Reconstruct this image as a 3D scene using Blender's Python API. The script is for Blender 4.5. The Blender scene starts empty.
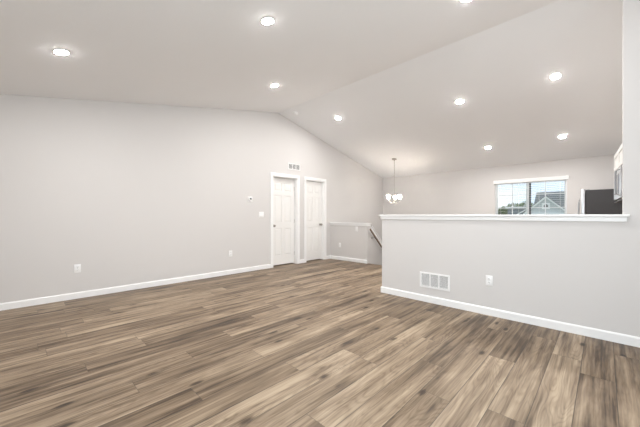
import bpy, bmesh, math, random
from mathutils import Vector, Matrix
random.seed(7)
S = bpy.context.scene
COL = S.collection
R = math.radians

# ------------------------------------------------------------------ camera
cam_d = bpy.data.cameras.new('camera')
cam = bpy.data.objects.new('camera', cam_d)
COL.objects.link(cam)
cam.location = (0, 0, 1.1598)
cam.rotation_euler = (R(90), 0, R(44.279))
cam_d.sensor_fit = 'HORIZONTAL'
cam_d.sensor_width = 36
cam_d.lens = 291.65 / 640 * 36
cam_d.shift_y = 1.77 / 640
cam_d.clip_start = 0.02
cam_d.clip_end = 400
S.camera = cam

# ------------------------------------------------------------------ exposure
S.view_settings.view_transform = 'Standard'
S.view_settings.look = 'None'
S.view_settings.gamma = 1
S.view_settings.use_curve_mapping = False
S.view_settings.exposure = 2.13

LAMP = 198.0         # recessed lamp emission
SHADE = 10.0         # chandelier shades
BACK_FILL = 16.5          # fill light at the added window behind the camera (W)

# ------------------------------------------------------------------ sky
world = bpy.data.worlds.new('sky')
S.world = world
world.use_nodes = True
wn, wl = world.node_tree.nodes, world.node_tree.links
bg = wn['Background']
tc = wn.new('ShaderNodeTexCoord')
mp = wn.new('ShaderNodeMapping'); mp.inputs['Scale'].default_value = (1, 1, 3.2)
nz = wn.new('ShaderNodeTexNoise'); nz.inputs['Scale'].default_value = 3.0; nz.inputs['Detail'].default_value = 5
cr = wn.new('ShaderNodeValToRGB')
cr.color_ramp.elements[0].position = 0.42; cr.color_ramp.elements[0].color = (0.74, 0.86, 1.0, 1)
cr.color_ramp.elements[1].position = 0.6; cr.color_ramp.elements[1].color = (0.96, 0.98, 1.0, 1)
wl.new(tc.outputs['Generated'], mp.inputs['Vector']); wl.new(mp.outputs[0], nz.inputs['Vector'])
wl.new(nz.outputs[0], cr.inputs[0]); wl.new(cr.outputs[0], bg.inputs['Color'])
bg.inputs['Strength'].default_value = 0.30

# added area light, just outside the made-up window behind the camera
ad = bpy.data.lights.new('added_back_light', 'AREA'); ad.shape = 'RECTANGLE'
ad.size = 2.1; ad.size_y = 2.0; ad.energy = BACK_FILL; ad.color = (0.86, 0.93, 1.0)
ao = bpy.data.objects.new('added_back_light', ad); COL.objects.link(ao)
ao.location = (-0.05, -1.72, 1.22); ao.rotation_euler = (R(90), 0, 0)
# second added light, outside the made-up window in the side wall
ad2 = bpy.data.lights.new('added_side_light', 'AREA'); ad2.shape = 'RECTANGLE'
ad2.size = 1.9; ad2.size_y = 1.5; ad2.energy = 14.0; ad2.color = (0.90, 0.95, 1.0)
ao2 = bpy.data.objects.new('added_side_light', ad2); COL.objects.link(ao2)
ao2.location = (1.52, 1.1, 1.45); ao2.rotation_euler = (R(90), 0, R(90))

# ------------------------------------------------------------------ materials
def mat(name, col, rough=0.5, metal=0.0, bump=None, emit=None, tint=None, spec=None):
    m = bpy.data.materials.new(name); m.use_nodes = True
    N, L = m.node_tree.nodes, m.node_tree.links
    b = N['Principled BSDF']
    b.inputs['Base Color'].default_value = (*col, 1)
    b.inputs['Roughness'].default_value = rough
    b.inputs['Metallic'].default_value = metal
    if spec is not None: b.inputs['Specular IOR Level'].default_value = spec
    if emit:
        b.inputs['Emission Color'].default_value = (*emit[0], 1)
        b.inputs['Emission Strength'].default_value = emit[1]
    t = N.new('ShaderNodeTexCoord')
    if bump:
        n = N.new('ShaderNodeTexNoise'); n.inputs['Scale'].default_value = bump[0]; n.inputs['Detail'].default_value = 3
        L.new(t.outputs['Object'], n.inputs['Vector'])
        bp = N.new('ShaderNodeBump'); bp.inputs['Strength'].default_value = bump[1]; bp.inputs['Distance'].default_value = 0.002
        L.new(n.outputs[0], bp.inputs['Height']); L.new(bp.outputs[0], b.inputs['Normal'])
    if tint:
        n = N.new('ShaderNodeTexNoise'); n.inputs['Scale'].default_value = tint[0]; n.inputs['Detail'].default_value = 4
        L.new(t.outputs['Object'], n.inputs['Vector'])
        mx = N.new('ShaderNodeMix'); mx.data_type = 'RGBA'
        mx.inputs[6].default_value = (*[c * (1 - tint[1]) for c in col], 1)
        mx.inputs[7].default_value = (*[min(1, c * (1 + tint[1])) for c in col], 1)
        L.new(n.outputs[0], mx.inputs[0]); L.new(mx.outputs[2], b.inputs['Base Color'])
    return m

M = dict(
    wall=mat('greige_wall_paint', (0.685, 0.662, 0.648), 0.85, bump=(160, 0.15), tint=(1.5, 0.012)),
    ceil=mat('ceiling_paint', (0.91, 0.91, 0.915), 0.95, bump=(60, 0.5), tint=(1.2, 0.015)),
    trim=mat('white_trim_paint', (0.91, 0.905, 0.90), 0.35, bump=(90, 0.05)),
    door=mat('white_door_paint', (0.86, 0.845, 0.825), 0.45, bump=(120, 0.08)),
    plastic=mat('white_plastic', (0.91, 0.905, 0.90), 0.35, tint=(40, 0.01)),
    grey_plastic=mat('grey_plastic', (0.40, 0.40, 0.40), 0.4, tint=(40, 0.02)),
    dark=mat('dark_slot', (0.03, 0.03, 0.03), 0.6, tint=(40, 0.1)),
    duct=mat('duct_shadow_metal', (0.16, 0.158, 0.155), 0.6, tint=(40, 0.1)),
    nickel=mat('brushed_nickel', (0.42, 0.39, 0.36), 0.32, 1.0, bump=(200, 0.1)),
    steel=mat('stainless_steel', (0.62, 0.63, 0.65), 0.28, 1.0, bump=(150, 0.1)),
    side=mat('dark_grey_fridge_side', (0.042, 0.041, 0.044), 0.55, bump=(300, 0.3), tint=(8, 0.12)),
    glassdark=mat('dark_microwave_glass', (0.05, 0.07, 0.10), 0.12, tint=(20, 0.1)),
    cab=mat('white_cabinet', (0.82, 0.81, 0.78), 0.4, tint=(4, 0.01)),
    rail=mat('stained_oak_rail', (0.20, 0.13, 0.085), 0.4, bump=(60, 0.2), tint=(25, 0.25)),
    blind=mat('white_blind', (0.92, 0.92, 0.91), 0.5, tint=(10, 0.01)),
    vinyl=mat('white_vinyl', (0.92, 0.93, 0.94), 0.35, tint=(10, 0.01)),
    lens=mat('lamp_diffuser', (0.9, 0.9, 0.88), 0.5, emit=((1.0, 0.98, 0.958), LAMP), tint=(10, 0.01)),
    shade=mat('frosted_glass_shade', (0.9, 0.88, 0.84), 0.4, emit=((1.0, 0.92, 0.82), SHADE), tint=(10, 0.01)),
    grass=mat('lawn', (0.10, 0.16, 0.05), 0.9, bump=(30, 0.5), tint=(0.6, 0.3)),
    leaf=mat('tree_leaves', (0.13, 0.19, 0.07), 0.7, tint=(1.5, 0.45)),
    bark=mat('tree_bark', (0.16, 0.12, 0.09), 0.9, bump=(20, 0.8), tint=(6, 0.3)),
    house_trim=mat('white_house_trim', (0.93, 0.94, 0.95), 0.6, tint=(3, 0.02)),
    vent_dark=mat('gable_vent_shadow', (0.12, 0.13, 0.14), 0.7, tint=(9, 0.1)),
)

def banded(name, c0, c1, period, axis='Z', rough=0.7, duty=0.15):
    """siding or shingle courses: a thin darker lap line every period"""
    m = mat(name, c0, rough)
    N, L = m.node_tree.nodes, m.node_tree.links
    t = N.new('ShaderNodeTexCoord'); s = N.new('ShaderNodeSeparateXYZ')
    L.new(t.outputs['Object'], s.inputs[0])
    d = N.new('ShaderNodeMath'); d.operation = 'DIVIDE'; d.inputs[1].default_value = period
    f = N.new('ShaderNodeMath'); f.operation = 'FRACT'
    g = N.new('ShaderNodeMath'); g.operation = 'LESS_THAN'; g.inputs[1].default_value = duty
    L.new(s.outputs[axis], d.inputs[0]); L.new(d.outputs[0], f.inputs[0]); L.new(f.outputs[0], g.inputs[0])
    mx = N.new('ShaderNodeMix'); mx.data_type = 'RGBA'
    mx.inputs[6].default_value = (*c0, 1); mx.inputs[7].default_value = (*c1, 1)
    L.new(g.outputs[0], mx.inputs[0]); L.new(mx.outputs[2], N['Principled BSDF'].inputs['Base Color'])
    return m
M['siding'] = banded('grey_lap_siding', (0.60, 0.64, 0.66), (0.40, 0.43, 0.45), 0.18)
M['siding_far'] = banded('blue_grey_lap_siding', (0.25, 0.29, 0.33), (0.17, 0.2, 0.23), 0.18)
M['shingle'] = banded('grey_roof_shingle', (0.17, 0.19, 0.195), (0.12, 0.135, 0.14), 0.2)

def pane_material():
    m = bpy.data.materials.new('window_glass'); m.use_nodes = True
    N, L = m.node_tree.nodes, m.node_tree.links
    N.remove(N['Principled BSDF'])
    o = N['Material Output']
    a = N.new('ShaderNodeBsdfTransparent'); a.inputs[0].default_value = (0.96, 0.98, 0.98, 1)
    g = N.new('ShaderNodeBsdfGlossy'); g.inputs['Roughness'].default_value = 0.02
    x = N.new('ShaderNodeMixShader'); x.inputs[0].default_value = 0.04
    L.new(a.outputs[0], x.inputs[1]); L.new(g.outputs[0], x.inputs[2]); L.new(x.outputs[0], o.inputs['Surface'])
    return m
M['glass'] = pane_material()

def plank_material():
    m = bpy.data.materials.new('oak_vinyl_planks'); m.use_nodes = True
    N, L = m.node_tree.nodes, m.node_tree.links
    b = N['Principled BSDF']
    def link(v, sock):
        if isinstance(v, (int, float)): sock.default_value = v
        else: L.new(v, sock)
    def mth(op, a, c=0.0, d=None):
        n = N.new('ShaderNodeMath'); n.operation = op
        link(a, n.inputs[0]); link(c, n.inputs[1])
        if d is not None: link(d, n.inputs[2])
        return n.outputs[0]
    def comb(x, y, z=0.0):
        n = N.new('ShaderNodeCombineXYZ'); link(x, n.inputs[0]); link(y, n.inputs[1]); link(z, n.inputs[2]); return n.outputs[0]
    def noise(v, detail=4, rough=0.55, dist=0.0):
        n = N.new('ShaderNodeTexNoise'); n.inputs['Scale'].default_value = 1; n.inputs['Detail'].default_value = detail
        n.inputs['Roughness'].default_value = rough; n.inputs['Distortion'].default_value = dist
        L.new(v, n.inputs['Vector']); return n.outputs[0]
    def white(v):
        n = N.new('ShaderNodeTexWhiteNoise'); n.noise_dimensions = '3D'; L.new(v, n.inputs['Vector']); return n.outputs['Value']
    def mr(v, a, c, lo=0.0, hi=1.0):
        n = N.new('ShaderNodeMapRange'); L.new(v, n.inputs[0])
        for i, q in enumerate((a, c, lo, hi)): n.inputs[i + 1].default_value = q
        return n.outputs[0]
    W, LEN = 0.186, 1.5
    t = N.new('ShaderNodeTexCoord'); s = N.new('ShaderNodeSeparateXYZ'); L.new(t.outputs['Object'], s.inputs[0])
    x, y = s.outputs['X'], s.outputs['Y']
    u = mth('DIVIDE', mth('ADD', x, 0.315 + W * 80), W)
    row, fu = mth('FLOOR', u), mth('FRACT', u)
    h1 = white(comb(row, 3.7))
    v = mth('ADD', mth('DIVIDE', y, LEN), mth('MULTIPLY', h1, 9.0))
    idx, fv = mth('FLOOR', v), mth('FRACT', v)
    r1 = white(comb(row, idx, 1.5)); r2 = white(comb(row, idx, 8.5))
    zz = mth('MULTIPLY', r2, 60.0)
    # wavy grain
    wob = mth('MULTIPLY', mth('SUBTRACT', noise(comb(mth('MULTIPLY', x, 4), mth('MULTIPLY', y, 1.3), zz), 3), 0.5), 0.022)
    xg = mth('ADD', x, wob)
    broad = noise(comb(mth('MULTIPLY', xg, 26), mth('MULTIPLY', y, 1.0), zz), 4, 0.6, 0.25)
    fine = noise(comb(mth('MULTIPLY', xg, 95), mth('MULTIPLY', y, 1.6), zz), 3, 0.65, 0.1)
    blot = noise(comb(mth('MULTIPLY', x, 7), mth('MULTIPLY', y, 1.5), mth('ADD', zz, 9)), 3, 0.5, 0.8)
    # cathedral rings
    wv = N.new('ShaderNodeTexWave'); wv.wave_type = 'BANDS'; wv.bands_direction = 'X'
    wv.inputs['Scale'].default_value = 5.5; wv.inputs['Distortion'].default_value = 9; wv.inputs['Detail'].default_value = 2
    wv.inputs['Detail Scale'].default_value = 1.0
    L.new(comb(mth('MULTIPLY', x, 2.3), mth('MULTIPLY', y, 0.42), zz), wv.inputs['Vector'])
    ring = wv.outputs['Fac']
    # knots
    vo = N.new('ShaderNodeTexVoronoi'); vo.inputs['Scale'].default_value = 1
    L.new(comb(mth('MULTIPLY', xg, 8.5), mth('MULTIPLY', y, 3.2), mth('MULTIPLY', r2, 0.5)), vo.inputs['Vector'])
    sep = N.new('ShaderNodeSeparateColor'); L.new(vo.outputs['Color'], sep.inputs[0])
    pick = mth('GREATER_THAN', sep.outputs[0], 0.72)
    knot = mth('MULTIPLY', mr(vo.outputs['Distance'], 0.05, 0.20, 1.0, 0.0), pick)
    halo = mth('MULTIPLY', mr(vo.outputs['Distance'], 0.1, 0.6, 1.0, 0.0), pick)
    # contour lines of a stretched noise field read as cathedral grain
    field = noise(comb(mth('MULTIPLY', x, 7.0), mth('MULTIPLY', y, 0.85), mth('ADD', zz, 31)), 2, 0.45, 0.3)
    cont = mth('FRACT', mth('MULTIPLY', field, 22.0))
    line = mr(mth('ABSOLUTE', mth('SUBTRACT', cont, 0.5)), 0.0, 0.30, 1.0, 0.0)
    line = mth('MULTIPLY', line, mr(r1, 0.25, 0.75, 0.25, 1.0))
    val = mth('ADD', mth('MULTIPLY', mth('SUBTRACT', broad, 0.5), 1.55), 0.58)
    val = mth('SUBTRACT', val, mth('MULTIPLY', line, 0.15))
    val = mth('ADD', val, mth('MULTIPLY', mth('SUBTRACT', fine, 0.5), 0.55))
    val = mth('ADD', val, mth('MULTIPLY', mth('SUBTRACT', blot, 0.5), 0.85))
    val = mth('ADD', val, mth('MULTIPLY', mth('SUBTRACT', ring, 0.5), 0.04))
    val = mth('ADD', val, mth('MULTIPLY', mth('SUBTRACT', r1, 0.5), 0.42))
    val = mth('SUBTRACT', val, mth('MULTIPLY', knot, 0.6))
    val = mth('SUBTRACT', val, mth('MULTIPLY', halo, 0.16))
    ramp = N.new('ShaderNodeValToRGB'); e = ramp.color_ramp.elements
    e[0].position = 0.0; e[0].color = (0.045, 0.028, 0.016, 1)
    e[1].position = 1.0; e[1].color = (0.45, 0.347, 0.24, 1)
    for p_, c_ in ((0.22, (0.085, 0.054, 0.031)), (0.5, (0.207, 0.146, 0.092)), (0.74, (0.308, 0.228, 0.153))):
        q = e.new(p_); q.color = (*c_, 1)
    L.new(val, ramp.inputs[0])
    du = mth('MULTIPLY', mth('MINIMUM', fu, mth('SUBTRACT', 1.0, fu)), W)
    dv = mth('MULTIPLY', mth('MINIMUM', fv, mth('SUBTRACT', 1.0, fv)), LEN)
    gap = mr(mth('MINIMUM', du, mth('MULTIPLY', dv, 1.6)), 0.0010, 0.0028, 1.0, 0.0)
    mx = N.new('ShaderNodeMix'); mx.data_type = 'RGBA'
    L.new(mth('MULTIPLY', gap, 0.85), mx.inputs[0]); L.new(ramp.outputs[0], mx.inputs[6]); mx.inputs[7].default_value = (0.05, 0.038, 0.03, 1)
    L.new(mx.outputs[2], b.inputs['Base Color'])
    L.new(mr(fine, 0.2, 0.8, 0.36, 0.52), b.inputs['Roughness'])
    b.inputs['Specular IOR Level'].default_value = 0.4
    bp = N.new('ShaderNodeBump'); bp.inputs['Strength'].default_value = 0.35; bp.inputs['Distance'].default_value = 0.0015
    L.new(mth('SUBTRACT', fine, mth('MULTIPLY', gap, 1.5)), bp.inputs['Height']); L.new(bp.outputs[0], b.inputs['Normal'])
    return m
M['floor'] = plank_material()

# ------------------------------------------------------------------ mesh helpers
def new(): return bmesh.new()
def box(bm, x0, x1, y0, y1, z0, z1, bev=0.0, seg=2):
    vs = [bm.verts.new(p) for p in ((x0,y0,z0),(x1,y0,z0),(x1,y1,z0),(x0,y1,z0),(x0,y0,z1),(x1,y0,z1),(x1,y1,z1),(x0,y1,z1))]
    fs = [bm.faces.new([vs[i] for i in f]) for f in ((0,3,2,1),(4,5,6,7),(0,1,5,4),(1,2,6,5),(2,3,7,6),(3,0,4,7))]
    if bev:
        ed = list({e for f in fs for e in f.edges})
        bmesh.ops.bevel(bm, geom=ed, offset=bev, segments=seg, affect='EDGES', profile=0.5)
def prism(bm, pts, axis, a, b):
    """polygon pts (2D) extruded along axis from a to b. axis 'X': pts=(y,z); 'Y': pts=(x,z); 'Z': pts=(x,y)"""
    def P(p, q):
        return {'X': (q, p[0], p[1]), 'Y': (p[0], q, p[1]), 'Z': (p[0], p[1], q)}[axis]
    A = [bm.verts.new(P(p, a)) for p in pts]; B = [bm.verts.new(P(p, b)) for p in pts]
    n = len(pts)
    bm.faces.new(A); bm.faces.new(B[::-1])
    for i in range(n): bm.faces.new((A[i], B[i], B[(i+1) % n], A[(i+1) % n]))
def lathe(bm, prof, cx, cy, n=24, axis='Z', mtx=None):
    """prof: (radius, height) list"""
    rings = []
    for r, h in prof:
        rg = []
        for k in range(n):
            a = 2 * math.pi * k / n
            p = Vector((r * math.cos(a), r * math.sin(a), h))
            if mtx: p = mtx @ p
            rg.append(bm.verts.new(p + Vector((cx, cy, 0)) if not mtx else p))
        rings.append(rg)
    for i in range(len(rings) - 1):
        for k in range(n):
            bm.faces.new((rings[i][k], rings[i][(k+1) % n], rings[i+1][(k+1) % n], rings[i+1][k]))
    for rg, last in ((rings[0], 0), (rings[-1], 1)):
        try: bm.faces.new(rg if last else rg[::-1])
        except ValueError: pass
def tube(bm, pts, r, n=10):
    pts = [Vector(p) for p in pts]; rings = []
    for i, p in enumerate(pts):
        d = (pts[min(i+1, len(pts)-1)] - pts[max(i-1, 0)]).normalized()
        up = Vector((0, 0, 1)) if abs(d.z) < 0.9 else Vector((1, 0, 0))
        a = d.cross(up).normalized(); b = a.cross(d)
        rr = r[i] if isinstance(r, (list, tuple)) else r
        rings.append([bm.verts.new(p + (a * math.cos(2*math.pi*k/n) + b * math.sin(2*math.pi*k/n)) * rr) for k in range(n)])
    for i in range(len(rings) - 1):
        for k in range(n): bm.faces.new((rings[i][k], rings[i][(k+1) % n], rings[i+1][(k+1) % n], rings[i+1][k]))
    bm.faces.new(rings[0][::-1]); bm.faces.new(rings[-1])
def obj(name, bm, m, parent=None, smooth=False, label=None, loc=None, mats=None):
    bmesh.ops.recalc_face_normals(bm, faces=bm.faces)
    me = bpy.data.meshes.new(name); bm.to_mesh(me); bm.free()
    o = bpy.data.objects.new(name, me); COL.objects.link(o)
    me.materials.append(m)
    for q in (mats or []): me.materials.append(q)
    if smooth:
        for p in me.polygons: p.use_smooth = True
        me.set_sharp_from_angle(angle=R(35))
    if parent: o.parent = parent
    if loc: o.location = loc
    if label: o['label'] = label
    return o
def empty(name, loc, rot=(0, 0, 0)):
    o = bpy.data.objects.new(name, None); COL.objects.link(o)
    o.location = loc; o.rotation_euler = rot; o.empty_display_size = 0.1
    return o
def tag(o, label, cat=None, group=None, kind=None):
    o['label'] = label
    if cat: o['category'] = cat
    if group: o['group'] = group
    if kind: o['kind'] = kind
    return o
def struct(name, bm, m, label, cat):
    return tag(obj(name, bm, m), label, cat, kind='structure')
def copy_tree(o, parent=None):
    c = o.copy(); COL.objects.link(c); c.parent = parent
    for ch in list(o.children): copy_tree(ch, c)
    return c

# ------------------------------------------------------------------ room dimensions
XL = -5.265                      # left wall face
YR, ZR = 4.045, 3.470            # ridge
YF, ZF = 8.391, 2.391            # kitchen back wall
YH = 3.799; T = 0.12             # half wall face / wall thickness
XB = 0.50                        # kitchen side wall
XR, YB = 1.20, -1.40             # living room right and back walls
XH, XE = -2.400, 0.12            # half wall from / to
ZCAP = 1.168
YK, XK = 5.800, -4.070          # knee wall at the stairs
SX = -3.10                       # right edge of stair opening
S1 = (ZR - 2.668) / YR; S2 = (ZF - ZR) / (YF - YR)
def zc(y): return ZR - S1 * (YR - y) if y < YR else ZR + S2 * (y - YR)
CT = 0.12

# ------------------------------------------------------------------ shell
bm = new()
box(bm, XL - 0.95, XR + 0.1, YB - 0.14, YK + 0.05, -0.25, 0)
box(bm, SX, XR + 0.1, YK + 0.05, YF + 0.14, -0.25, 0)
struct('floor', bm, M['floor'], 'brown wood-look plank floor running towards the kitchen', 'floor')

bm = new()
prism(bm, [(YB - 0.2, zc(YB - 0.2)), (YR, ZR), (YF + 0.2, zc(YF + 0.2)), (YF + 0.2, zc(YF + 0.2) + CT), (YR, ZR + CT), (YB - 0.2, zc(YB - 0.2) + CT)], 'X', XL - 0.2, XR + 0.2)
struct('ceiling', bm, M['ceil'], 'pale vaulted ceiling with a ridge crossing the room', 'ceiling')

def gable(bm, x0, x1, y0, y1, z0, z1=None):
    """piece of an X-facing wall, up to z1 or to the vaulted ceiling"""
    if z1 is not None: box(bm, x0, x1, y0, y1, z0, z1); return
    pts = [(y0, z0), (y1, z0), (y1, zc(y1))] + ([(YR, ZR)] if y0 < YR < y1 else []) + [(y0, zc(y0))]
    prism(bm, pts, 'X', x0, x1)

DOORS = [(3.900, 4.620), (4.905, 5.555)]; ZD = 2.04
WT = 0.14
bm = new()
gable(bm, XL - WT, XL, YB - 0.14, DOORS[0][0], 0)
gable(bm, XL - WT, XL, DOORS[0][0], DOORS[0][1], ZD)
gable(bm, XL - WT, XL, DOORS[0][1], DOORS[1][0], 0)
gable(bm, XL - WT, XL, DOORS[1][0], DOORS[1][1], ZD)
gable(bm, XL - WT, XL, DOORS[1][1], YK + 0.05, 0)
gable(bm, XL - WT, XL, YK + 0.05, YF + 0.14, -2.9)
struct('wall_left', bm, M['wall'], 'long greige gable wall with the two white doors', 'wall')

# window opening in the kitchen back wall
WX0, WX1, WZ0, WZ1 = -1.985, -0.590, 1.02, 1.99
bm = new()
box(bm, XL, WX0, YF, YF + 0.14, -2.9, ZF)
box(bm, WX1, XR + 0.1, YF, YF + 0.14, -2.9, ZF)
box(bm, WX0, WX1, YF, YF + 0.14, -2.9, WZ0)
box(bm, WX0, WX1, YF, YF + 0.14, WZ1, ZF)
struct('wall_far', bm, M['wall'], 'greige kitchen back wall holding the window', 'wall')

bm = new()
gable(bm, XB, XB + 0.1, YH + T, YF, 0)
struct('wall_kitchen', bm, M['wall'], 'greige side wall behind the refrigerator and microwave', 'wall')
bm = new()
box(bm, XE, XR, YH, YH + T, 0, zc(YH))
struct('wall_right', bm, M['wall'], 'full-height greige wall at the right edge, ending the half wall', 'wall')
bm = new()
SY0, SY1, SZ0, SZ1 = 0.1, 2.1, 0.65, 2.25
gable(bm, XR, XR + 0.1, YB - 0.14, SY0, 0); gable(bm, XR, XR + 0.1, SY1, YH + T, 0)
gable(bm, XR, XR + 0.1, SY0, SY1, 0, SZ0); gable(bm, XR, XR + 0.1, SY0, SY1, SZ1)
struct('wall_side', bm, M['wall'], 'greige side wall of the living room beside the camera', 'wall')
bm = new()
BX0, BX1, BZ = -1.15, 1.05, 2.25
box(bm, XL, BX0, YB - 0.14, YB, 0, zc(YB)); box(bm, BX1, XR, YB - 0.14, YB, 0, zc(YB)); box(bm, BX0, BX1, YB - 0.14, YB, BZ, zc(YB))
box(bm, BX0, BX1, YB - 0.14, YB, 0, 0.2)
struct('wall_back', bm, M['wall'], 'greige wall behind the camera with a large opening for the added window', 'wall')

bm = new()
box(bm, XH, XE, YH, YH + T, 0, ZCAP - 0.022)
struct('wall_half', bm, M['wall'], 'low greige half wall between living room and kitchen', 'wall')
# cap with bullnose board and apron moulding
bm = new()
box(bm, XH - 0.035, XE + 0.0, YH - 0.035, YH + T + 0.035, ZCAP - 0.022, ZCAP, 0.005)
box(bm, XE - 0.01, XE + 0.042, YH - 0.035, YH - 0.0005, ZCAP - 0.022, ZCAP, 0.005)
box(bm, XH - 0.016, XE + 0.025, YH - 0.016, YH - 0.0003, ZCAP - 0.068, ZCAP - 0.0225, 0.004)
box(bm, XH - 0.016, XE, YH + T + 0.0003, YH + T + 0.016, ZCAP - 0.068, ZCAP - 0.0225, 0.004)
box(bm, XH - 0.016, XH - 0.0003, YH - 0.0003, YH + T + 0.0003, ZCAP - 0.068, ZCAP - 0.0225, 0.004)
struct('trim_1', bm, M['trim'], 'white cap board along the top of the half wall', 'trim')

# knee wall + sloping guard wall going down the stairs
ZK = 0.972; SL = 0.92
def slope_z(y): return ZK - SL * (y - (YK + T * 0.75))
bm = new()
box(bm, XL, XK, YK, YK + T, -0.25, ZK - 0.022)
yb, ye = YK + T, 7.30
prism(bm, [(yb, -1.35), (ye, -1.35), (ye, slope_z(ye) - 0.03), (yb, slope_z(yb) - 0.03)], 'X', XK - T, XK)
box(bm, XL, XK, YK + T * 0.5, YK + T, -1.35, -0.25)
struct('wall_knee', bm, M['wall'], 'low greige guard wall at the top of the stairs, beside the right door', 'wall')
bm = new()
box(bm, XL + 0.001, XK + 0.03, YK - 0.032, YK + T + 0.02, ZK - 0.022, ZK, 0.005)
box(bm, XL + 0.001, XK + 0.014, YK - 0.014, YK - 0.0003, ZK - 0.075, ZK - 0.0225, 0.004)
box(bm, XK + 0.0003, XK + 0.014, YK, YK + T, ZK - 0.075, ZK - 0.0225, 0.004)
struct('trim_2', bm, M['trim'], 'white ledge on top of the low wall beside the right door', 'trim')
bm = new()
y0, y1 = YK + T + 0.02, ye
prism(bm, [(y0, slope_z(y0) - 0.03), (y1, slope_z(y1) - 0.03), (y1, slope_z(y1) - 0.004), (y0, slope_z(y0) - 0.004)], 'X', XK - T - 0.03, XK + 0.035)
prism(bm, [(y0, slope_z(y0) - 0.17), (y1, slope_z(y1) - 0.17), (y1, slope_z(y1) - 0.031), (y0, slope_z(y0) - 0.031)], 'X', XK + 0.0003, XK + 0.016)
struct('trim_3', bm, M['trim'], 'white sloping cap running down beside the stairs', 'trim')
# stair opening: far guard wall, stairs and landing
bm = new()
box(bm, SX, SX + T, YK + 0.05, YF, 0, 1.0)
box(bm, SX, SX + T, YK + 0.05, YF, -1.35, -0.25)
struct('wall_guard', bm, M['wall'], 'low guard wall on the dining side of the stairs', 'wall')
bm = new()
n = 7; rise = 1.35 / n; run = 0.21; ys = YK + 0.05
pts = [(ys, -0.0 - rise)]
pts = [(ys, -1.35), (ys, -rise)]
for k in range(1, n):
    pts += [(ys + run * k, -rise * k), (ys + run * k, -rise * (k + 1) if k < n - 1 else -1.35)]
prism(bm, pts, 'X', XK, SX)
struct('trim_4', bm, M['floor'], 'wood steps going down to the entry', 'stairs')
bm = new()
box(bm, XL, SX + T, YK + T * 0.5, YF, -1.45, -1.35)
struct('floor_landing', bm, M['floor'], 'entry landing at the foot of the stairs', 'floor')

# unseen box added behind the doors to stop outside light at the gaps
bm = new()
x0, x1 = XL - 0.90, XL - WT
box(bm, x0 - 0.05, x0, 3.7, 5.75, 0, 2.3); box(bm, x0, x1, 3.65, 3.7, 0, 2.3); box(bm, x0, x1, 5.75, 5.8, 0, 2.3)
box(bm, x0 - 0.05, x1, 3.65, 5.8, 2.3, 2.35)
struct('wall_light_block', bm, M['wall'], 'unseen box added behind the doors to block outside light', 'wall')

# baseboards
BH, BT = 0.088, 0.014
def base_prof(bm, axis, face, out, a, b):
    """profile extruded along axis; face = wall plane coordinate; out = +1/-1 direction into the room"""
    pr = [(face, 0), (face + out*BT, 0), (face + out*BT, BH - 0.014), (face + out*BT*0.45, BH - 0.002), (face, BH)]
    if axis == 'Y':     # runs along Y, face is x
        prism(bm, pr, 'Y', a, b)
    else:               # runs along X, face is y
        prism(bm, pr, 'X', a, b)
e = 0.0004
CW, CTK = 0.070, 0.014
bm = new()
base_prof(bm, 'Y', XL + e, 1, YB, DOORS[0][0] - CW)
base_prof(bm, 'Y', XL + e, 1, DOORS[0][1] + CW, DOORS[1][0] - CW)
base_prof(bm, 'Y', XL + e, 1, DOORS[1][1] + CW, YK)
struct('baseboard_left', bm, M['trim'], 'white baseboard along the long left wall', 'baseboard')
bm = new()
base_prof(bm, 'X', YH - e, -1, XH - BT, XR)
base_prof(bm, 'Y', XH - e, -1, YH, YH + T + BT)
struct('baseboard_half', bm, M['trim'], 'white baseboard along the half wall', 'baseboard')
bm = new()
base_prof(bm, 'X', YK - e, -1, XL + BT, XK + 0.0)
struct('baseboard_knee', bm, M['trim'], 'short white baseboard under the low wall beside the right door', 'baseboard')
bm = new()
base_prof(bm, 'X', YF - e, -1, SX + T, -0.4)
struct('baseboard_far', bm, M['trim'], 'white baseboard along the kitchen back wall', 'baseboard')
bm = new()
base_prof(bm, 'Y', XR - e, -1, YB, YH - BT); base_prof(bm, 'X', YB + e, 1, XL + BT, XR - BT)
struct('baseboard_back', bm, M['trim'], 'white baseboard around the wall behind the camera', 'baseboard')

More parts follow.
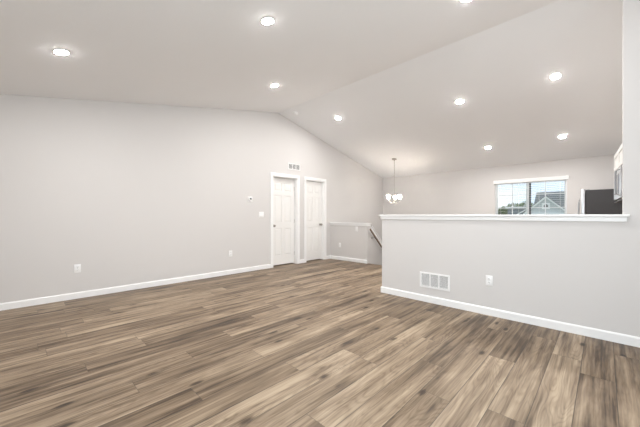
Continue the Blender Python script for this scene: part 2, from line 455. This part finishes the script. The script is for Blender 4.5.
# ------------------------------------------------------------------ doors
def door(name, y0, y1, recess, knob_side, label):
    root = empty(name, (XL, (y0 + y1) / 2, 0)); tag(root, label, 'door', kind='structure')
    w = (y1 - y0) / 2
    # casing with a stepped profile
    bm = new()
    for a, b in ((-w - CW, -w), (w, w + CW)):
        box(bm, e, CTK, a, b, 0, ZD + CW, 0.003)
        box(bm, CTK - 0.001, CTK + 0.005, (a if a < 0 else b - 0.018), (a + 0.018 if a < 0 else b), 0, ZD + CW, 0.002)
    box(bm, e, CTK, -w, w, ZD, ZD + CW, 0.003)
    box(bm, CTK - 0.001, CTK + 0.005, -w, w, ZD + CW - 0.018, ZD + CW, 0.002)
    obj('door_casing', bm, M['trim'], root)
    bm = new()
    for a, b in ((-w, -w + 0.015), (w - 0.015, w)): box(bm, -WT, -e, a, b, 0, ZD)
    box(bm, -WT, -e, -w + 0.015, w - 0.015, ZD - 0.015, ZD)
    for a, b in ((-w + 0.015, -w + 0.027), (w - 0.027, w - 0.015)): box(bm, -WT, -recess - 0.037, a, b, 0, ZD - 0.015)
    obj('door_jamb', bm, M['trim'], root)
    # six-panel leaf
    g = 0.018; a0, a1 = -w + g, w - g; z0, z1 = 0.022, ZD - 0.018
    X1 = -recess; X0 = -recess - 0.035
    bm = new()
    st = 0.10; mid = 0.085
    cols = [(a0 + st, -mid / 2), (mid / 2, a1 - st)]
    rows = [(0.23, 0.86), (1.00, 1.62), (1.72, 1.91)]
    # stiles, rails and a thin sunken field, raised panels inside
    box(bm, X0, X1, a0, a0 + st, z0, z1); box(bm, X0, X1, a1 - st, a1, z0, z1); box(bm, X0, X1, -mid/2, mid/2, z0, z1)
    edges = [z0] + [q for r_ in rows for q in r_] + [z1]
    for c in cols:
        for i in range(0, len(edges), 2): box(bm, X0, X1, c[0], c[1], edges[i], edges[i+1])
        for r_ in rows:
            box(bm, X0 + 0.004, X1 - 0.011, c[0], c[1], r_[0], r_[1])
            # raised panel: frustum
            i1, i2 = 0.012, 0.034
            A = [(c[0]+i1, r_[0]+i1), (c[1]-i1, r_[0]+i1), (c[1]-i1, r_[1]-i1), (c[0]+i1, r_[1]-i1)]
            B = [(c[0]+i2, r_[0]+i2), (c[1]-i2, r_[0]+i2), (c[1]-i2, r_[1]-i2), (c[0]+i2, r_[1]-i2)]
            va = [bm.verts.new((X1 - 0.011, *p)) for p in A]; vb = [bm.verts.new((X1 - 0.002, *p)) for p in B]
            bm.faces.new(vb)
            for k in range(4): bm.faces.new((va[k], va[(k+1) % 4], vb[(k+1) % 4], vb[k]))
    leaf = obj('door_leaf', bm, M['door'], root)
    ky = (a0 + 0.065) if knob_side < 0 else (a1 - 0.065)
    bm = new()
    mtx = Matrix.Translation((X1, ky, 0.92)) @ Matrix.Rotation(R(90), 4, 'Y')
    lathe(bm, [(0.032, 0), (0.032, 0.006), (0.014, 0.010), (0.011, 0.03), (0.020, 0.038), (0.027, 0.048), (0.028, 0.058), (0.022, 0.068), (0.008, 0.072)], 0, 0, 20, mtx=mtx)
    obj('door_knob', bm, M['nickel'], leaf, True, 'round brushed metal knob')
    hy = a1 if knob_side < 0 else a0
    for zz in (0.25, 1.02, 1.80):
        bm = new()
        lathe(bm, [(0.006, zz - 0.045), (0.006, zz + 0.045)], X1 + 0.004, hy + (0.006 if knob_side < 0 else -0.006), 8)
        obj('hinge', bm, M['nickel'], leaf, True)
    return root
door('door_1', *DOORS[0], 0.096, -1, 'left of the two white six-panel doors, under the small wall vent')
door('door_2', *DOORS[1], 0.070, 1, 'right of the two white six-panel doors, beside the low wall')

# ------------------------------------------------------------------ kitchen window
root = empty('window_1', (0, YF, 0)); tag(root, 'white sliding window with grids in the kitchen back wall', 'window', kind='structure')
bm = new()
fy0, fy1 = 0.036, 0.125
for a, b in ((WX0, WX0 + 0.022), (WX1 - 0.022, WX1)): box(bm, a, b, fy0, fy1, WZ0, WZ1, 0.003)
box(bm, WX0 + 0.022, WX1 - 0.022, fy0, fy1, WZ0, WZ0 + 0.035, 0.003); box(bm, WX0 + 0.022, WX1 - 0.022, fy0, fy1, WZ1 - 0.035, WZ1, 0.003)
obj('window_frame', bm, M['vinyl'], root)
XM = -1.318
for i, (a, b, dy) in enumerate(((WX0 + 0.022, XM + 0.03, 0.056), (XM - 0.03, WX1 - 0.022, 0.084))):
    bm = new(); z0, z1 = WZ0 + 0.035, WZ1 - 0.035; s_ = 0.026
    box(bm, a, a + s_, dy, dy + 0.024, z0, z1, 0.002); box(bm, b - s_, b, dy, dy + 0.024, z0, z1, 0.002)
    box(bm, a + s_, b - s_, dy, dy + 0.024, z0, z0 + s_, 0.002); box(bm, a + s_, b - s_, dy, dy + 0.024, z1 - s_, z1, 0.002)
    sash = obj('window_sash', bm, M['vinyl'], root)
    bm = new(); c = (a + b) / 2
    box(bm, c - 0.009, c + 0.009, dy + 0.006, dy + 0.018, z0 + s_, z1 - s_)
    for zz in (1.34, 1.655): box(bm, a + s_, b - s_, dy + 0.007, dy + 0.017, zz - 0.009, zz + 0.009)
    obj('window_grid', bm, M['vinyl'], sash)
    bm = new(); box(bm, a + s_, b - s_, dy + 0.011, dy + 0.013, z0 + s_, z1 - s_)
    obj('pane', bm, M['glass'], sash)
    if i == 1:
        bm = new(); box(bm, a + s_ + 0.030, a + s_ + 0.072, dy - 0.004, dy + 0.020, z0 + s_, z1 - s_)
        obj('weather_strip', bm, M['vent_dark'], sash, label='dark grey upright strip')
bm = new(); box(bm, WX0 - 0.04, WX1 + 0.04, -0.03, 0.06, WZ0 - 0.02, WZ0, 0.004)
obj('window_sill', bm, M['trim'], root)

# blind hung in front of that window
root = empty('window_blind', ((WX0 + WX1) / 2, YF + 0.03, WZ1)); tag(root, 'white horizontal blind with a valance hanging in the kitchen window', 'blind')
hw = (WX1 - WX0) / 2
bm = new(); box(bm, -hw - 0.03, hw + 0.03, -0.062, -0.046, -0.040, 0.03, 0.004)
box(bm, -hw - 0.03, -hw - 0.02, -0.046, -0.031, -0.040, 0.03, 0.002); box(bm, hw + 0.02, hw + 0.03, -0.046, -0.031, -0.040, 0.03, 0.002)
box(bm, -hw - 0.03, hw + 0.03, -0.066, -0.031, 0.03, 0.042, 0.003)
obj('valance', bm, M['blind'], root)
bm = new(); box(bm, -hw + 0.006, hw - 0.006, -0.026, 0.022, -0.045, -0.002, 0.002)
obj('headrail', bm, M['blind'], root)
bm = new(); k = 0; z = -0.085
while z > -(WZ1 - WZ0) + 0.05:
    pts = []
    for q in range(5):
        yy = -0.024 + 0.048 * q / 4; pts.append((yy, z + 0.0008 * math.sin(math.pi * q / 4)))
    pts += [(p[0], p[1] - 0.0018) for p in pts[::-1]]
    prism(bm, pts, 'X', -hw + 0.008, hw - 0.008)
    z -= 0.043
obj('slats', bm, M['blind'], root)
bm = new()
for xx in (-0.58, -0.2, 0.2, 0.58):
    for yy in (-0.026, 0.025): box(bm, xx - 0.001, xx + 0.001, yy, yy + 0.001, z + 0.03, -0.045)
obj('ladder_cord', bm, M['blind'], root)
bm = new(); box(bm, -hw + 0.008, hw - 0.008, -0.024, 0.024, z + 0.012, z + 0.03, 0.003)
obj('bottom_rail', bm, M['blind'], root)

# unseen window added behind the camera to let the back fill light in
root = empty('added_window_back', (0, YB - 0.07, 0)); tag(root, 'large added white-framed window, unseen behind the camera', 'window', kind='structure')
bm = new(); z0 = 0.2
for a, b in ((BX0, BX0 + 0.05), (BX1 - 0.05, BX1), ((BX0 + BX1) / 2 - 0.03, (BX0 + BX1) / 2 + 0.03)): box(bm, a, b, -0.03, 0.03, z0, BZ, 0.003)
for a, b in ((z0, z0 + 0.05), (BZ - 0.05, BZ)):
    box(bm, BX0 + 0.05, (BX0+BX1)/2 - 0.03, -0.03, 0.03, a, b, 0.003); box(bm, (BX0+BX1)/2 + 0.03, BX1 - 0.05, -0.03, 0.03, a, b, 0.003)
obj('window_frame', bm, M['vinyl'], root)
bm = new(); box(bm, BX0 + 0.05, (BX0+BX1)/2 - 0.03, -0.003, 0.003, z0 + 0.05, BZ - 0.05); box(bm, (BX0+BX1)/2 + 0.03, BX1 - 0.05, -0.003, 0.003, z0 + 0.05, BZ - 0.05)
obj('pane', bm, M['glass'], root)

root = empty('added_window_side', (XR + 0.05, 0, 0)); tag(root, 'added white-framed window, unseen in the side wall beside the camera', 'window', kind='structure')  # unseen window added to brighten the left wall and ceiling
bm = new(); ym = (SY0 + SY1) / 2
for a, b in ((SY0, SY0 + 0.05), (SY1 - 0.05, SY1), (ym - 0.025, ym + 0.025)): box(bm, -0.03, 0.03, a, b, SZ0, SZ1, 0.003)
for a, b in ((SZ0, SZ0 + 0.05), (SZ1 - 0.05, SZ1)):
    box(bm, -0.03, 0.03, SY0 + 0.05, ym - 0.025, a, b, 0.003); box(bm, -0.03, 0.03, ym + 0.025, SY1 - 0.05, a, b, 0.003)
obj('window_frame', bm, M['vinyl'], root)
bm = new(); box(bm, -0.003, 0.003, SY0 + 0.05, ym - 0.025, SZ0 + 0.05, SZ1 - 0.05); box(bm, -0.003, 0.003, ym + 0.025, SY1 - 0.05, SZ0 + 0.05, SZ1 - 0.05)
obj('pane', bm, M['glass'], root)

# ------------------------------------------------------------------ ceiling lamps
G = 'round recessed ceiling lamps'
def make_lamp():
    root = empty('recessed_light', (0, 0, 0))
    bm = new()
    lathe(bm, [(0.046, -0.003), (0.050, -0.0045), (0.062, -0.0035), (0.068, -0.001), (0.068, 0.0)], 0, 0, 32)
    obj('trim_ring', bm, M['plastic'], root, True)
    bm = new()
    lathe(bm, [(0.052, -0.0042), (0.050, -0.0056), (0.040, -0.0068), (0.022, -0.0076), (0.005, -0.0078)], 0, 0, 32)
    obj('diffuser', bm, M['lens'], root, True, 'glowing white diffuser')
    return root
spots = [(-3.72, 0.27, 'lit ceiling lamp nearest the left edge, above the long bare wall'),
         (-2.27, 1.62, 'lit ceiling lamp near the top edge, above the lamp left of the smoke detector'),
         (-3.76, 2.82, 'lit ceiling lamp just left of the smoke detector'),
         (-0.95, 3.03, 'lit ceiling lamp cut by the top edge of the photo'),
         (-4.15, 4.82, 'lit ceiling lamp above the doors, just right of the smoke detector'),
         (-1.81, 5.35, 'middle lit lamp beyond the ridge, between the one above the doors and the right wall'),
         (-0.50, 5.34, 'lit ceiling lamp nearest the full-height right wall, largest beyond the ridge'),
         (-1.86, 7.27, 'small far lit ceiling lamp left above the kitchen window'),
         (-0.58, 7.26, 'small far lit ceiling lamp above the refrigerator, right of the window')]
lamp0 = make_lamp()
for i, (x, y, lb) in enumerate(spots):
    o = lamp0 if i == 0 else copy_tree(lamp0)
    o.location = (x, y, zc(y) - 0.0005)
    o.rotation_euler = (math.atan(S1 if y < YR else S2), 0, 0)
    tag(o, lb, 'ceiling lamp', G)

root = empty('smoke_detector', (-4.90, 4.23, zc(4.23)), (math.atan(S2), 0, 0))
tag(root, 'small round white smoke detector on the ceiling near the ridge', 'smoke detector')
bm = new(); lathe(bm, [(0.068, 0), (0.070, -0.006), (0.066, -0.012)], 0, 0, 28); obj('base_plate', bm, M['plastic'], root, True)
bm = new(); lathe(bm, [(0.064, -0.012), (0.064, -0.026), (0.056, -0.038), (0.030, -0.046), (0.028, -0.043), (0.014, -0.043), (0.012, -0.047), (0.002, -0.047)], 0, 0, 28)
obj('sensor_cover', bm, M['plastic'], root, True)

# ------------------------------------------------------------------ chandelier
CX, CY = -4.12, 7.14; CZ = zc(CY)
root = empty('chandelier', (CX, CY, CZ)); tag(root, 'small lit chandelier with frosted shades hanging over the stairs', 'chandelier')
bm = new(); lathe(bm, [(0.066, 0.02), (0.066, -0.012), (0.058, -0.022), (0.020, -0.032), (0.010, -0.05)], 0, 0, 24); obj('canopy', bm, M['nickel'], root, True)
bm = new(); tube(bm, [(0, 0, -0.05), (0, 0, CZ * 0 - 0.98)], 0.006, 8); obj('hanging_rod', bm, M['nickel'], root, True)
HZ = -1.10
bm = new(); lathe(bm, [(0.006, HZ + 0.14), (0.016, HZ + 0.12), (0.010, HZ + 0.08), (0.018, HZ + 0.0), (0.012, HZ - 0.06), (0.030, HZ - 0.08), (0.034, HZ - 0.095), (0.014, HZ - 0.115), (0.012, HZ - 0.135), (0.003, HZ - 0.145)], 0, 0, 20)
obj('center_column', bm, M['nickel'], root, True)
for k in range(3):
    a = R(44.3 + 180 + 10 + 120 * k)
    dx, dy = math.cos(a), math.sin(a)
    bm = new()
    pts = []
    for q in range(13):
        t_ = q / 12; rr = 0.012 + 0.160 * t_; zz = HZ - 0.07 - 0.045 * math.sin(math.pi * min(1, t_ * 1.1)) + 0.05 * t_ ** 3
        pts.append((dx * rr, dy * rr, zz))
    tube(bm, pts, 0.006, 8)
    ex, ey, ez = pts[-1]
    lathe(bm, [(0.020, ez - 0.004), (0.024, ez + 0.012), (0.020, ez + 0.02)], ex, ey, 16)
    arm = obj('arm', bm, M['nickel'], root, True)
    bm = new()
    lathe(bm, [(0.022, ez + 0.018), (0.036, ez + 0.035), (0.044, ez + 0.07), (0.046, ez + 0.125), (0.042, ez + 0.125), (0.040, ez + 0.07), (0.032, ez + 0.04), (0.004, ez + 0.026)], ex, ey, 24)
    obj('lamp_shade', bm, M['shade'], arm, True, 'glowing frosted glass shade')

# ------------------------------------------------------------------ wall plates
# built facing +X (plate lies in the local YZ plane), rotated for walls that face -Y
def outlet(loc, rz, label, gang=1):
    root = empty('wall_outlet', loc, (0, 0, rz)); tag(root, label, 'outlet', 'white wall outlets')
    bm = new(); box(bm, e, 0.006, -0.037, 0.037, -0.059, 0.059, 0.003); obj('cover_plate', bm, M['plastic'], root, True)
    for zz in (-0.021, 0.021):
        bm = new(); box(bm, 0.0055, 0.009, -0.017, 0.017, zz - 0.014, zz + 0.014, 0.004)
        r_ = obj('receptacle', bm, M['plastic'], root, True)
        bm = new()
        for yy in (-0.0065, 0.0065): box(bm, 0.0088, 0.0094, yy - 0.0012, yy + 0.0012, zz - 0.002, zz + 0.007)
        box(bm, 0.0088, 0.0094, -0.0022, 0.0022, zz - 0.010, zz - 0.006)
        obj('slot', bm, M['dark'], r_)
    bm = new(); lathe(bm, [(0.0032, 0), (0.0028, 0.0012)], 0, 0, 10, mtx=Matrix.Translation((0.006, 0, 0)) @ Matrix.Rotation(R(90), 4, 'Y'))
    obj('screw', bm, M['grey_plastic'], root)
    return root
FY = R(-90)    # faces -Y
outlet((XL, 0.551, 0.417), 0, 'white outlet low on the long left wall, nearest the left edge')
outlet((XL, 2.878, 0.408), 0, 'white outlet low on the left wall nearer the doors')
outlet((-0.958, YH, 0.402), FY, 'white outlet on the half wall, right of the large vent')
outlet((-4.930, YK, 0.385), FY, 'white outlet on the low wall beside the right door')

def switch(loc, rz, label, gangs):
    root = empty('light_switch', loc, (0, 0, rz)); tag(root, label, 'light switch')
    w = 0.037 + 0.023 * (gangs - 1)
    bm = new(); box(bm, e, 0.006, -w, w, -0.059, 0.059, 0.003); obj('cover_plate', bm, M['plastic'], root, True)
    for k in range(gangs):
        c = (k - (gangs - 1) / 2) * 0.046
        bm = new()
        prism(bm, [(0.0058, -0.033), (0.0095, -0.033), (0.0072, 0.0), (0.0085, 0.033), (0.0058, 0.033)], 'Y', c - 0.0165, c + 0.0165)
        obj('rocker', bm, M['trim'], root)
    return root
switch((XL, 3.597, 1.176), 0, 'white double light switch on the left wall beside the left door', 2)
switch((-4.385, YK, 0.822), FY, 'small white light switch on the low wall just under its ledge', 1)

root = empty('thermostat', (XL, 3.319, 1.500)); tag(root, 'round white thermostat with a dark dial on the left wall', 'thermostat')
RX = Matrix.Rotation(R(90), 4, 'Y')
bm = new(); box(bm, e, 0.006, -0.058, 0.058, -0.058, 0.048, 0.004); obj('wall_plate', bm, M['plastic'], root, True)
bm = new(); lathe(bm, [(0.048, 0.006), (0.048, 0.022), (0.044, 0.027), (0.026, 0.028)], 0, 0, 32, mtx=RX); obj('outer_ring', bm, M['plastic'], root, True)
bm = new(); lathe(bm, [(0.024, 0.0275), (0.023, 0.031), (0.004, 0.032)], 0, 0, 28, mtx=RX); obj('dial_face', bm, M['vent_dark'], root, True, 'dark grey round display')

def vent(name, loc, rz, hw, hh, n, label, slat_m, sl=0.011, fr=0.022, vert=False):
    root = empty(name, loc, (0, 0, rz)); tag(root, label, 'vent')
    bm = new()
    box(bm, e, 0.009, -hw, -hw + fr, -hh, hh, 0.002); box(bm, e, 0.009, hw - fr, hw, -hh, hh, 0.002)
    box(bm, e, 0.009, -hw + fr, hw - fr, -hh, -hh + fr, 0.002); box(bm, e, 0.009, -hw + fr, hw - fr, hh - fr, hh, 0.002)
    cw = (2 * hw - 2 * fr)
    for k in range(1, n):
        c = -hw + fr + cw * k / n
        box(bm, e, 0.0088, c - 0.008, c + 0.008, -hh + fr, hh - fr, 0.002)
    obj('vent_frame', bm, M['trim'], root)
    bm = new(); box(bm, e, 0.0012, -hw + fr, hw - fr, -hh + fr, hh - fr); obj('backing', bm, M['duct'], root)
    for q in range(n):
        a = -hw + fr + cw * q / n + (0.008 if q else 0); b = -hw + fr + cw * (q + 1) / n - (0.008 if q < n - 1 else 0)
        bm = new()
        z = -hh + fr + sl * 0.5
        while z < hh - fr - 0.002:
            prism(bm, [(0.0014, z + 0.0022), (0.0074, z - 0.0022), (0.0080, z - 0.0010), (0.0020, z + 0.0036)], 'Y', a, b)
            z += sl
        obj('louver_panel', bm, slat_m, root)
    return root
vent('wall_vent', (XL, 4.52, 2.308), 0, 0.187, 0.075, 3, 'small white three-section vent high on the wall above the left door', M['trim'], 0.0125, 0.020)
vent('floor_register', (-1.601, YH, 0.294), FY, 0.199, 0.101, 3, 'large white three-section return vent low on the half wall', M['trim'], 0.0125, 0.024)

# ------------------------------------------------------------------ handrail
root = empty('handrail', (XK, YK + 0.02, 0)); tag(root, 'dark stained handrail on brackets going down the stair wall', 'handrail')
def rz_(y): return slope_z(y) - 0.205
bm = new()
ya, yz = YK + 0.03, 7.1
dy0 = -(YK + 0.02)
pr = [(-0.015, -0.018), (0.015, -0.018), (0.020, 0.0), (0.014, 0.018), (-0.014, 0.018), (-0.020, 0.0)]
A = [bm.verts.new((0.065 + p[0], ya + dy0, rz_(ya) + p[1])) for p in pr]; B = [bm.verts.new((0.065 + p[0], yz + dy0, rz_(yz) + p[1])) for p in pr]
bm.faces.new(A); bm.faces.new(B[::-1])
for i in range(6): bm.faces.new((A[i], B[i], B[(i+1) % 6], A[(i+1) % 6]))
obj('rail', bm, M['rail'], root)
for yy in (YK + 0.19, 6.55, 6.95):
    bm = new()
    lathe(bm, [(0.026, 0.0005), (0.026, 0.005), (0.010, 0.008)], 0, 0, 16, mtx=Matrix.Translation((0, yy + dy0, rz_(yy) - 0.07)) @ RX)
    tube(bm, [(0.006, yy + dy0, rz_(yy) - 0.07), (0.05, yy + dy0, rz_(yy) - 0.065), (0.065, yy + dy0, rz_(yy) - 0.045), (0.065, yy + dy0, rz_(yy) - 0.020)], 0.007, 8)
    obj('bracket', bm, M['nickel'], root, True)

# ------------------------------------------------------------------ refrigerator (doors face -X)
root = empty('refrigerator', (0.06, 7.95, 0)); tag(root, 'refrigerator with dark grey side and pale steel doors beyond the half wall', 'refrigerator')
FH = 1.655; FX0, FX1, FY0, FY1 = -0.32, 0.41, -0.40, 0.40
bm = new(); box(bm, FX0, FX1, FY0, FY1, 0.03, FH - 0.012, 0.006)
box(bm, FX0 + 0.02, FX1 - 0.02, FY0 + 0.02, FY1 - 0.02, 0.0, 0.03)
obj('body', bm, M['side'], root, label='dark grey side and top')
for nm, z0, z1 in (('freezer_drawer', 0.08, 0.62), ('fridge_door', 0.63, FH)):
    spans = ((FY0, FY1),) if nm == 'freezer_drawer' else ((FY0, -0.002), (0.002, FY1))
    for i, (a, b) in enumerate(spans):
        bm = new(); box(bm, FX0 - 0.068, FX0 - 0.006, a, b, z0, z1, 0.008, 3)
        d = obj(nm, bm, M['steel'], root, True)
        bm = new()
        if nm == 'fridge_door':
            yy = -0.05 if i == 0 else 0.05
            pts = [(FX0 - 0.068, yy, 0.78), (FX0 - 0.10, yy, 0.79), (FX0 - 0.115, yy, 0.84), (FX0 - 0.120, yy, 1.15), (FX0 - 0.115, yy, 1.42), (FX0 - 0.10, yy, 1.47), (FX0 - 0.068, yy, 1.48)]
        else:
            pts = [(FX0 - 0.068, -0.3, 0.55), (FX0 - 0.115, -0.29, 0.55), (FX0 - 0.12, 0, 0.55), (FX0 - 0.115, 0.29, 0.55), (FX0 - 0.068, 0.3, 0.55)]
        tube(bm, pts, 0.012, 10)
        obj('door_handle', bm, M['steel'], d, True)
for a, b in ((FY0 + 0.02, FY0 + 0.10), (FY1 - 0.10, FY1 - 0.02)):
    bm = new(); box(bm, FX0 - 0.05, FX0 + 0.06, a, b, FH - 0.012, FH + 0.006, 0.004)
    obj('hinge_cover', bm, M['grey_plastic'], root)

# ------------------------------------------------------------------ microwave and cabinet above it (fronts face -X)
KR = (0, 0, R(3))
MW = 0.90; MY = 3.96          # near end of the run
MX = MY * 0.0319              # its face sits on the sight line just past the wall end
Z0, Z1, Z2 = 1.305, 1.655, 1.86
root = empty('microwave', (MX, MY, Z0), KR); tag(root, 'stainless microwave mounted under the white cabinet at the far right', 'microwave')
hh = Z1 - Z0 - 0.002
bm = new(); box(bm, 0.03, 0.36, 0, MW, 0.012, hh, 0.004); obj('body', bm, M['cab'], root)
bm = new(); box(bm, 0.0, 0.028, 0.20, MW, 0.03, hh, 0.004)
d = obj('door', bm, M['steel'], root)
bm = new(); box(bm, -0.003, 0.002, 0.36, MW - 0.12, 0.085, hh - 0.06, 0.001); obj('door_window', bm, M['glassdark'], d, label='dark glass window')
bm = new(); tube(bm, [(0.0, 0.245, 0.06), (-0.032, 0.245, 0.075), (-0.036, 0.245, hh / 2), (-0.032, 0.245, hh - 0.045), (0.0, 0.245, hh - 0.03)], 0.010, 10)
obj('door_handle', bm, M['steel'], d, True)
bm = new(); box(bm, 0.0, 0.028, 0.003, 0.197, 0.03, hh, 0.003); obj('control_panel', bm, M['glassdark'], root, label='dark control panel')
bm = new(); box(bm, 0.004, 0.36, 0.0, MW, 0.0, 0.011, 0.002); obj('bottom_grille', bm, M['dark'], root)
root = empty('wall_cabinet', (MX, MY, Z1), KR); tag(root, 'white upper cabinet above the microwave at the far right', 'cabinet')
bm = new(); box(bm, 0.02, 0.36, 0, MW, 0.0, Z2 - Z1, 0.002); obj('body', bm, M['cab'], root)
for a, b in ((0.004, MW/2 - 0.002), (MW/2 + 0.002, MW - 0.004)):
    bm = new(); z0, z1 = 0.004, Z2 - Z1 - 0.004; f = 0.045
    box(bm, 0.001, 0.019, a, a + f, z0, z1, 0.002); box(bm, 0.001, 0.019, b - f, b, z0, z1, 0.002)
    box(bm, 0.001, 0.019, a + f, b - f, z0, z0 + f, 0.002); box(bm, 0.001, 0.019, a + f, b - f, z1 - f, z1, 0.002)
    box(bm, 0.008, 0.018, a + f, b - f, z0 + f, z1 - f)
    obj('cabinet_door', bm, M['cab'], root)

# ------------------------------------------------------------------ outside the kitchen window
GZ = -2.6
bm = new(); box(bm, -80, 60, 12, 120, GZ - 0.2, GZ)
tag(obj('ground', bm, M['grass']), 'green lawn outside', 'ground', kind='structure')
HYY = 48.0
def PX(x): return x * 2.0
def PZ(z): return 1.16 + (z - 1.16) * 2.0
root = empty('neighbor_house', (-3.0, HYY + 4, GZ)); tag(root, 'neighboring grey house with a white-trimmed gable seen through the right window half', 'house')
inv = Vector((3.0, -(HYY + 4), -GZ))
def hp(bm):
    bmesh.ops.translate(bm, verts=bm.verts, vec=inv); return bm
bm = new(); box(bm, -6.85, 6.0, HYY + 0.6, HYY + 8, GZ, 1.6)
gx, gz0, gz1, gw = PX(-2.738), 1.0, PZ(2.36), 2.05
obj('wall', hp(bm), M['siding'], root)
bm = new()
prism(bm, [(HYY + 0.2, 1.35), (HYY + 4.3, PZ(2.74) + 0.18), (HYY + 8.4, 1.35), (HYY + 8.4, 1.2), (HYY + 4.3, PZ(2.74)), (HYY + 0.2, 1.2)], 'X', -7.05, 6.3)
obj('roof', hp(bm), M['shingle'], root)
sl = (gz1 - PZ(1.517)) / (gx - PX(-3.653))
bm = new(); prism(bm, [(gx - 2.2, gz1 - sl * 2.2 - 0.1), (gx + 2.2, gz1 - sl * 2.2 - 0.1), (gx, gz1 - 0.1)], 'Y', HYY, HYY + 1.5)
box(bm, gx - 2.1, gx + 2.1, HYY + 0.05, HYY + 1.5, GZ, gz1 - sl * 2.2 - 0.1)
obj('gable_wall', hp(bm), M['siding'], root)
bm = new()
for s_ in (-1, 1):
    prism(bm, [(gx, gz1 + 0.12), (gx + s_ * 2.45, gz1 + 0.12 - sl * 2.45), (gx + s_ * 2.45, gz1 - 0.13 - sl * 2.45), (gx, gz1 - 0.13)], 'Y', HYY - 0.25, HYY - 0.05)
box(bm, gx - 2.2, gx + 2.2, HYY - 0.2, HYY - 0.02, gz1 - sl * 2.2 - 0.25, gz1 - sl * 2.2 - 0.1)
obj('gable_trim', hp(bm), M['house_trim'], root)
bm = new()
for s_ in (-1, 1):
    prism(bm, [(gx, gz1 + 0.20), (gx + s_ * 2.5, gz1 + 0.20 - sl * 2.5), (gx + s_ * 2.5, gz1 + 0.12 - sl * 2.5), (gx, gz1 + 0.12)], 'Y', HYY - 0.3, HYY + 3.5)
obj('gable_roof', hp(bm), M['shingle'], root)
MY_ = Matrix.Translation((gx, HYY, PZ(1.76))) @ Matrix.Rotation(R(90), 4, 'X')
bm = new(); box(bm, gx - 0.42, gx + 0.42, HYY - 0.07, HYY + 0.01, PZ(1.76) - 0.42, PZ(1.76) + 0.42, 0.02); v = obj('gable_vent', hp(bm), M['house_trim'], root)
bm = new(); lathe(bm, [(0.24, 0.07), (0.24, 0.10)], 0, 0, 24, mtx=MY_); obj('vent_opening', hp(bm), M['vent_dark'], v)

# lower house to the left
root = empty('neighbor_garage', (-9.0, HYY + 6, GZ)); tag(root, 'lower blue-grey building with white fascia seen through the left window half', 'house')
inv = Vector((9.0, -(HYY + 6), -GZ))
bm = new(); box(bm, -10.4, -8.0, HYY + 3, HYY + 9, GZ, PZ(1.66)); obj('wall', hp(bm), M['siding_far'], root)
bm = new(); box(bm, -10.6, -7.95, HYY + 2.6, HYY + 2.8, PZ(1.66) - 0.02, PZ(1.78), 0.01)
obj('fascia', hp(bm), M['house_trim'], root)
bm = new(); prism(bm, [(HYY + 2.8, PZ(1.70)), (HYY + 6, PZ(1.82)), (HYY + 9.2, PZ(1.70)), (HYY + 9.2, PZ(1.66)), (HYY + 2.8, PZ(1.66))], 'X', -10.6, -7.95); obj('roof', hp(bm), M['shingle'], root)
bm = new()
prism(bm, [(-9.2, PZ(1.22)), (-8.05, PZ(1.60)), (-8.05, PZ(1.52)), (-9.2, PZ(1.14))], 'Y', HYY + 2.3, HYY + 2.55)
obj('porch_trim', hp(bm), M['house_trim'], root)

# trees beyond
def tree(x, y, top, rad, label, seed):
    rnd = random.Random(seed)
    root = empty('leafy_tree', (x, y, GZ)); tag(root, label, 'tree', 'trees beyond the neighboring houses')
    h = top - GZ
    bm = new(); tube(bm, [(0, 0, 0), (0.1, 0, h * 0.35), (0, 0.1, h * 0.7)], [0.22, 0.16, 0.08], 8); obj('trunk', bm, M['bark'], root, True)
    bm = new()
    blobs = [(0, 0, h - rad * 0.9, rad * 0.85)] + [(rnd.uniform(-0.6, 0.6) * rad, rnd.uniform(-0.5, 0.5) * rad, h - rad * rnd.uniform(0.9, 1.9), rad * rnd.uniform(0.45, 0.7)) for _ in range(7)]
    for (bx, by, bz, br) in blobs:
        for _ in range(320):
            d = Vector((rnd.gauss(0, 1), rnd.gauss(0, 1), rnd.gauss(0, 1))).normalized() * br * rnd.uniform(0.7, 1.05)
            c = Vector((bx, by, bz)) + d; u = Vector((rnd.gauss(0, 1), rnd.gauss(0, 1), rnd.gauss(0, 1))).normalized()
            w = u.orthogonal().normalized(); s_ = rnd.uniform(0.09, 0.17)
            bm.faces.new([bm.verts.new(c + q) for q in (u * s_ * 1.4, w * s_ * 0.7, -u * s_ * 1.4, -w * s_ * 0.7)])
    o = obj('foliage', bm, M['leaf'], root)
    return root
def TZ(z, y): return 1.16 + (z - 1.16) * y / 24
tree(-13.2, 61.5, TZ(1.80, 61.5), 1.1, 'lowest round green tree at the left end of the row beyond the window', 1)
tree(-12.6, 66.5, TZ(2.06, 66.5), 1.5, 'green tree in the middle of the row beyond the left window half', 2)
tree(-11.6, 72.5, TZ(2.18, 72.5), 1.8, 'tallest green tree, next to the grey house roof', 3)
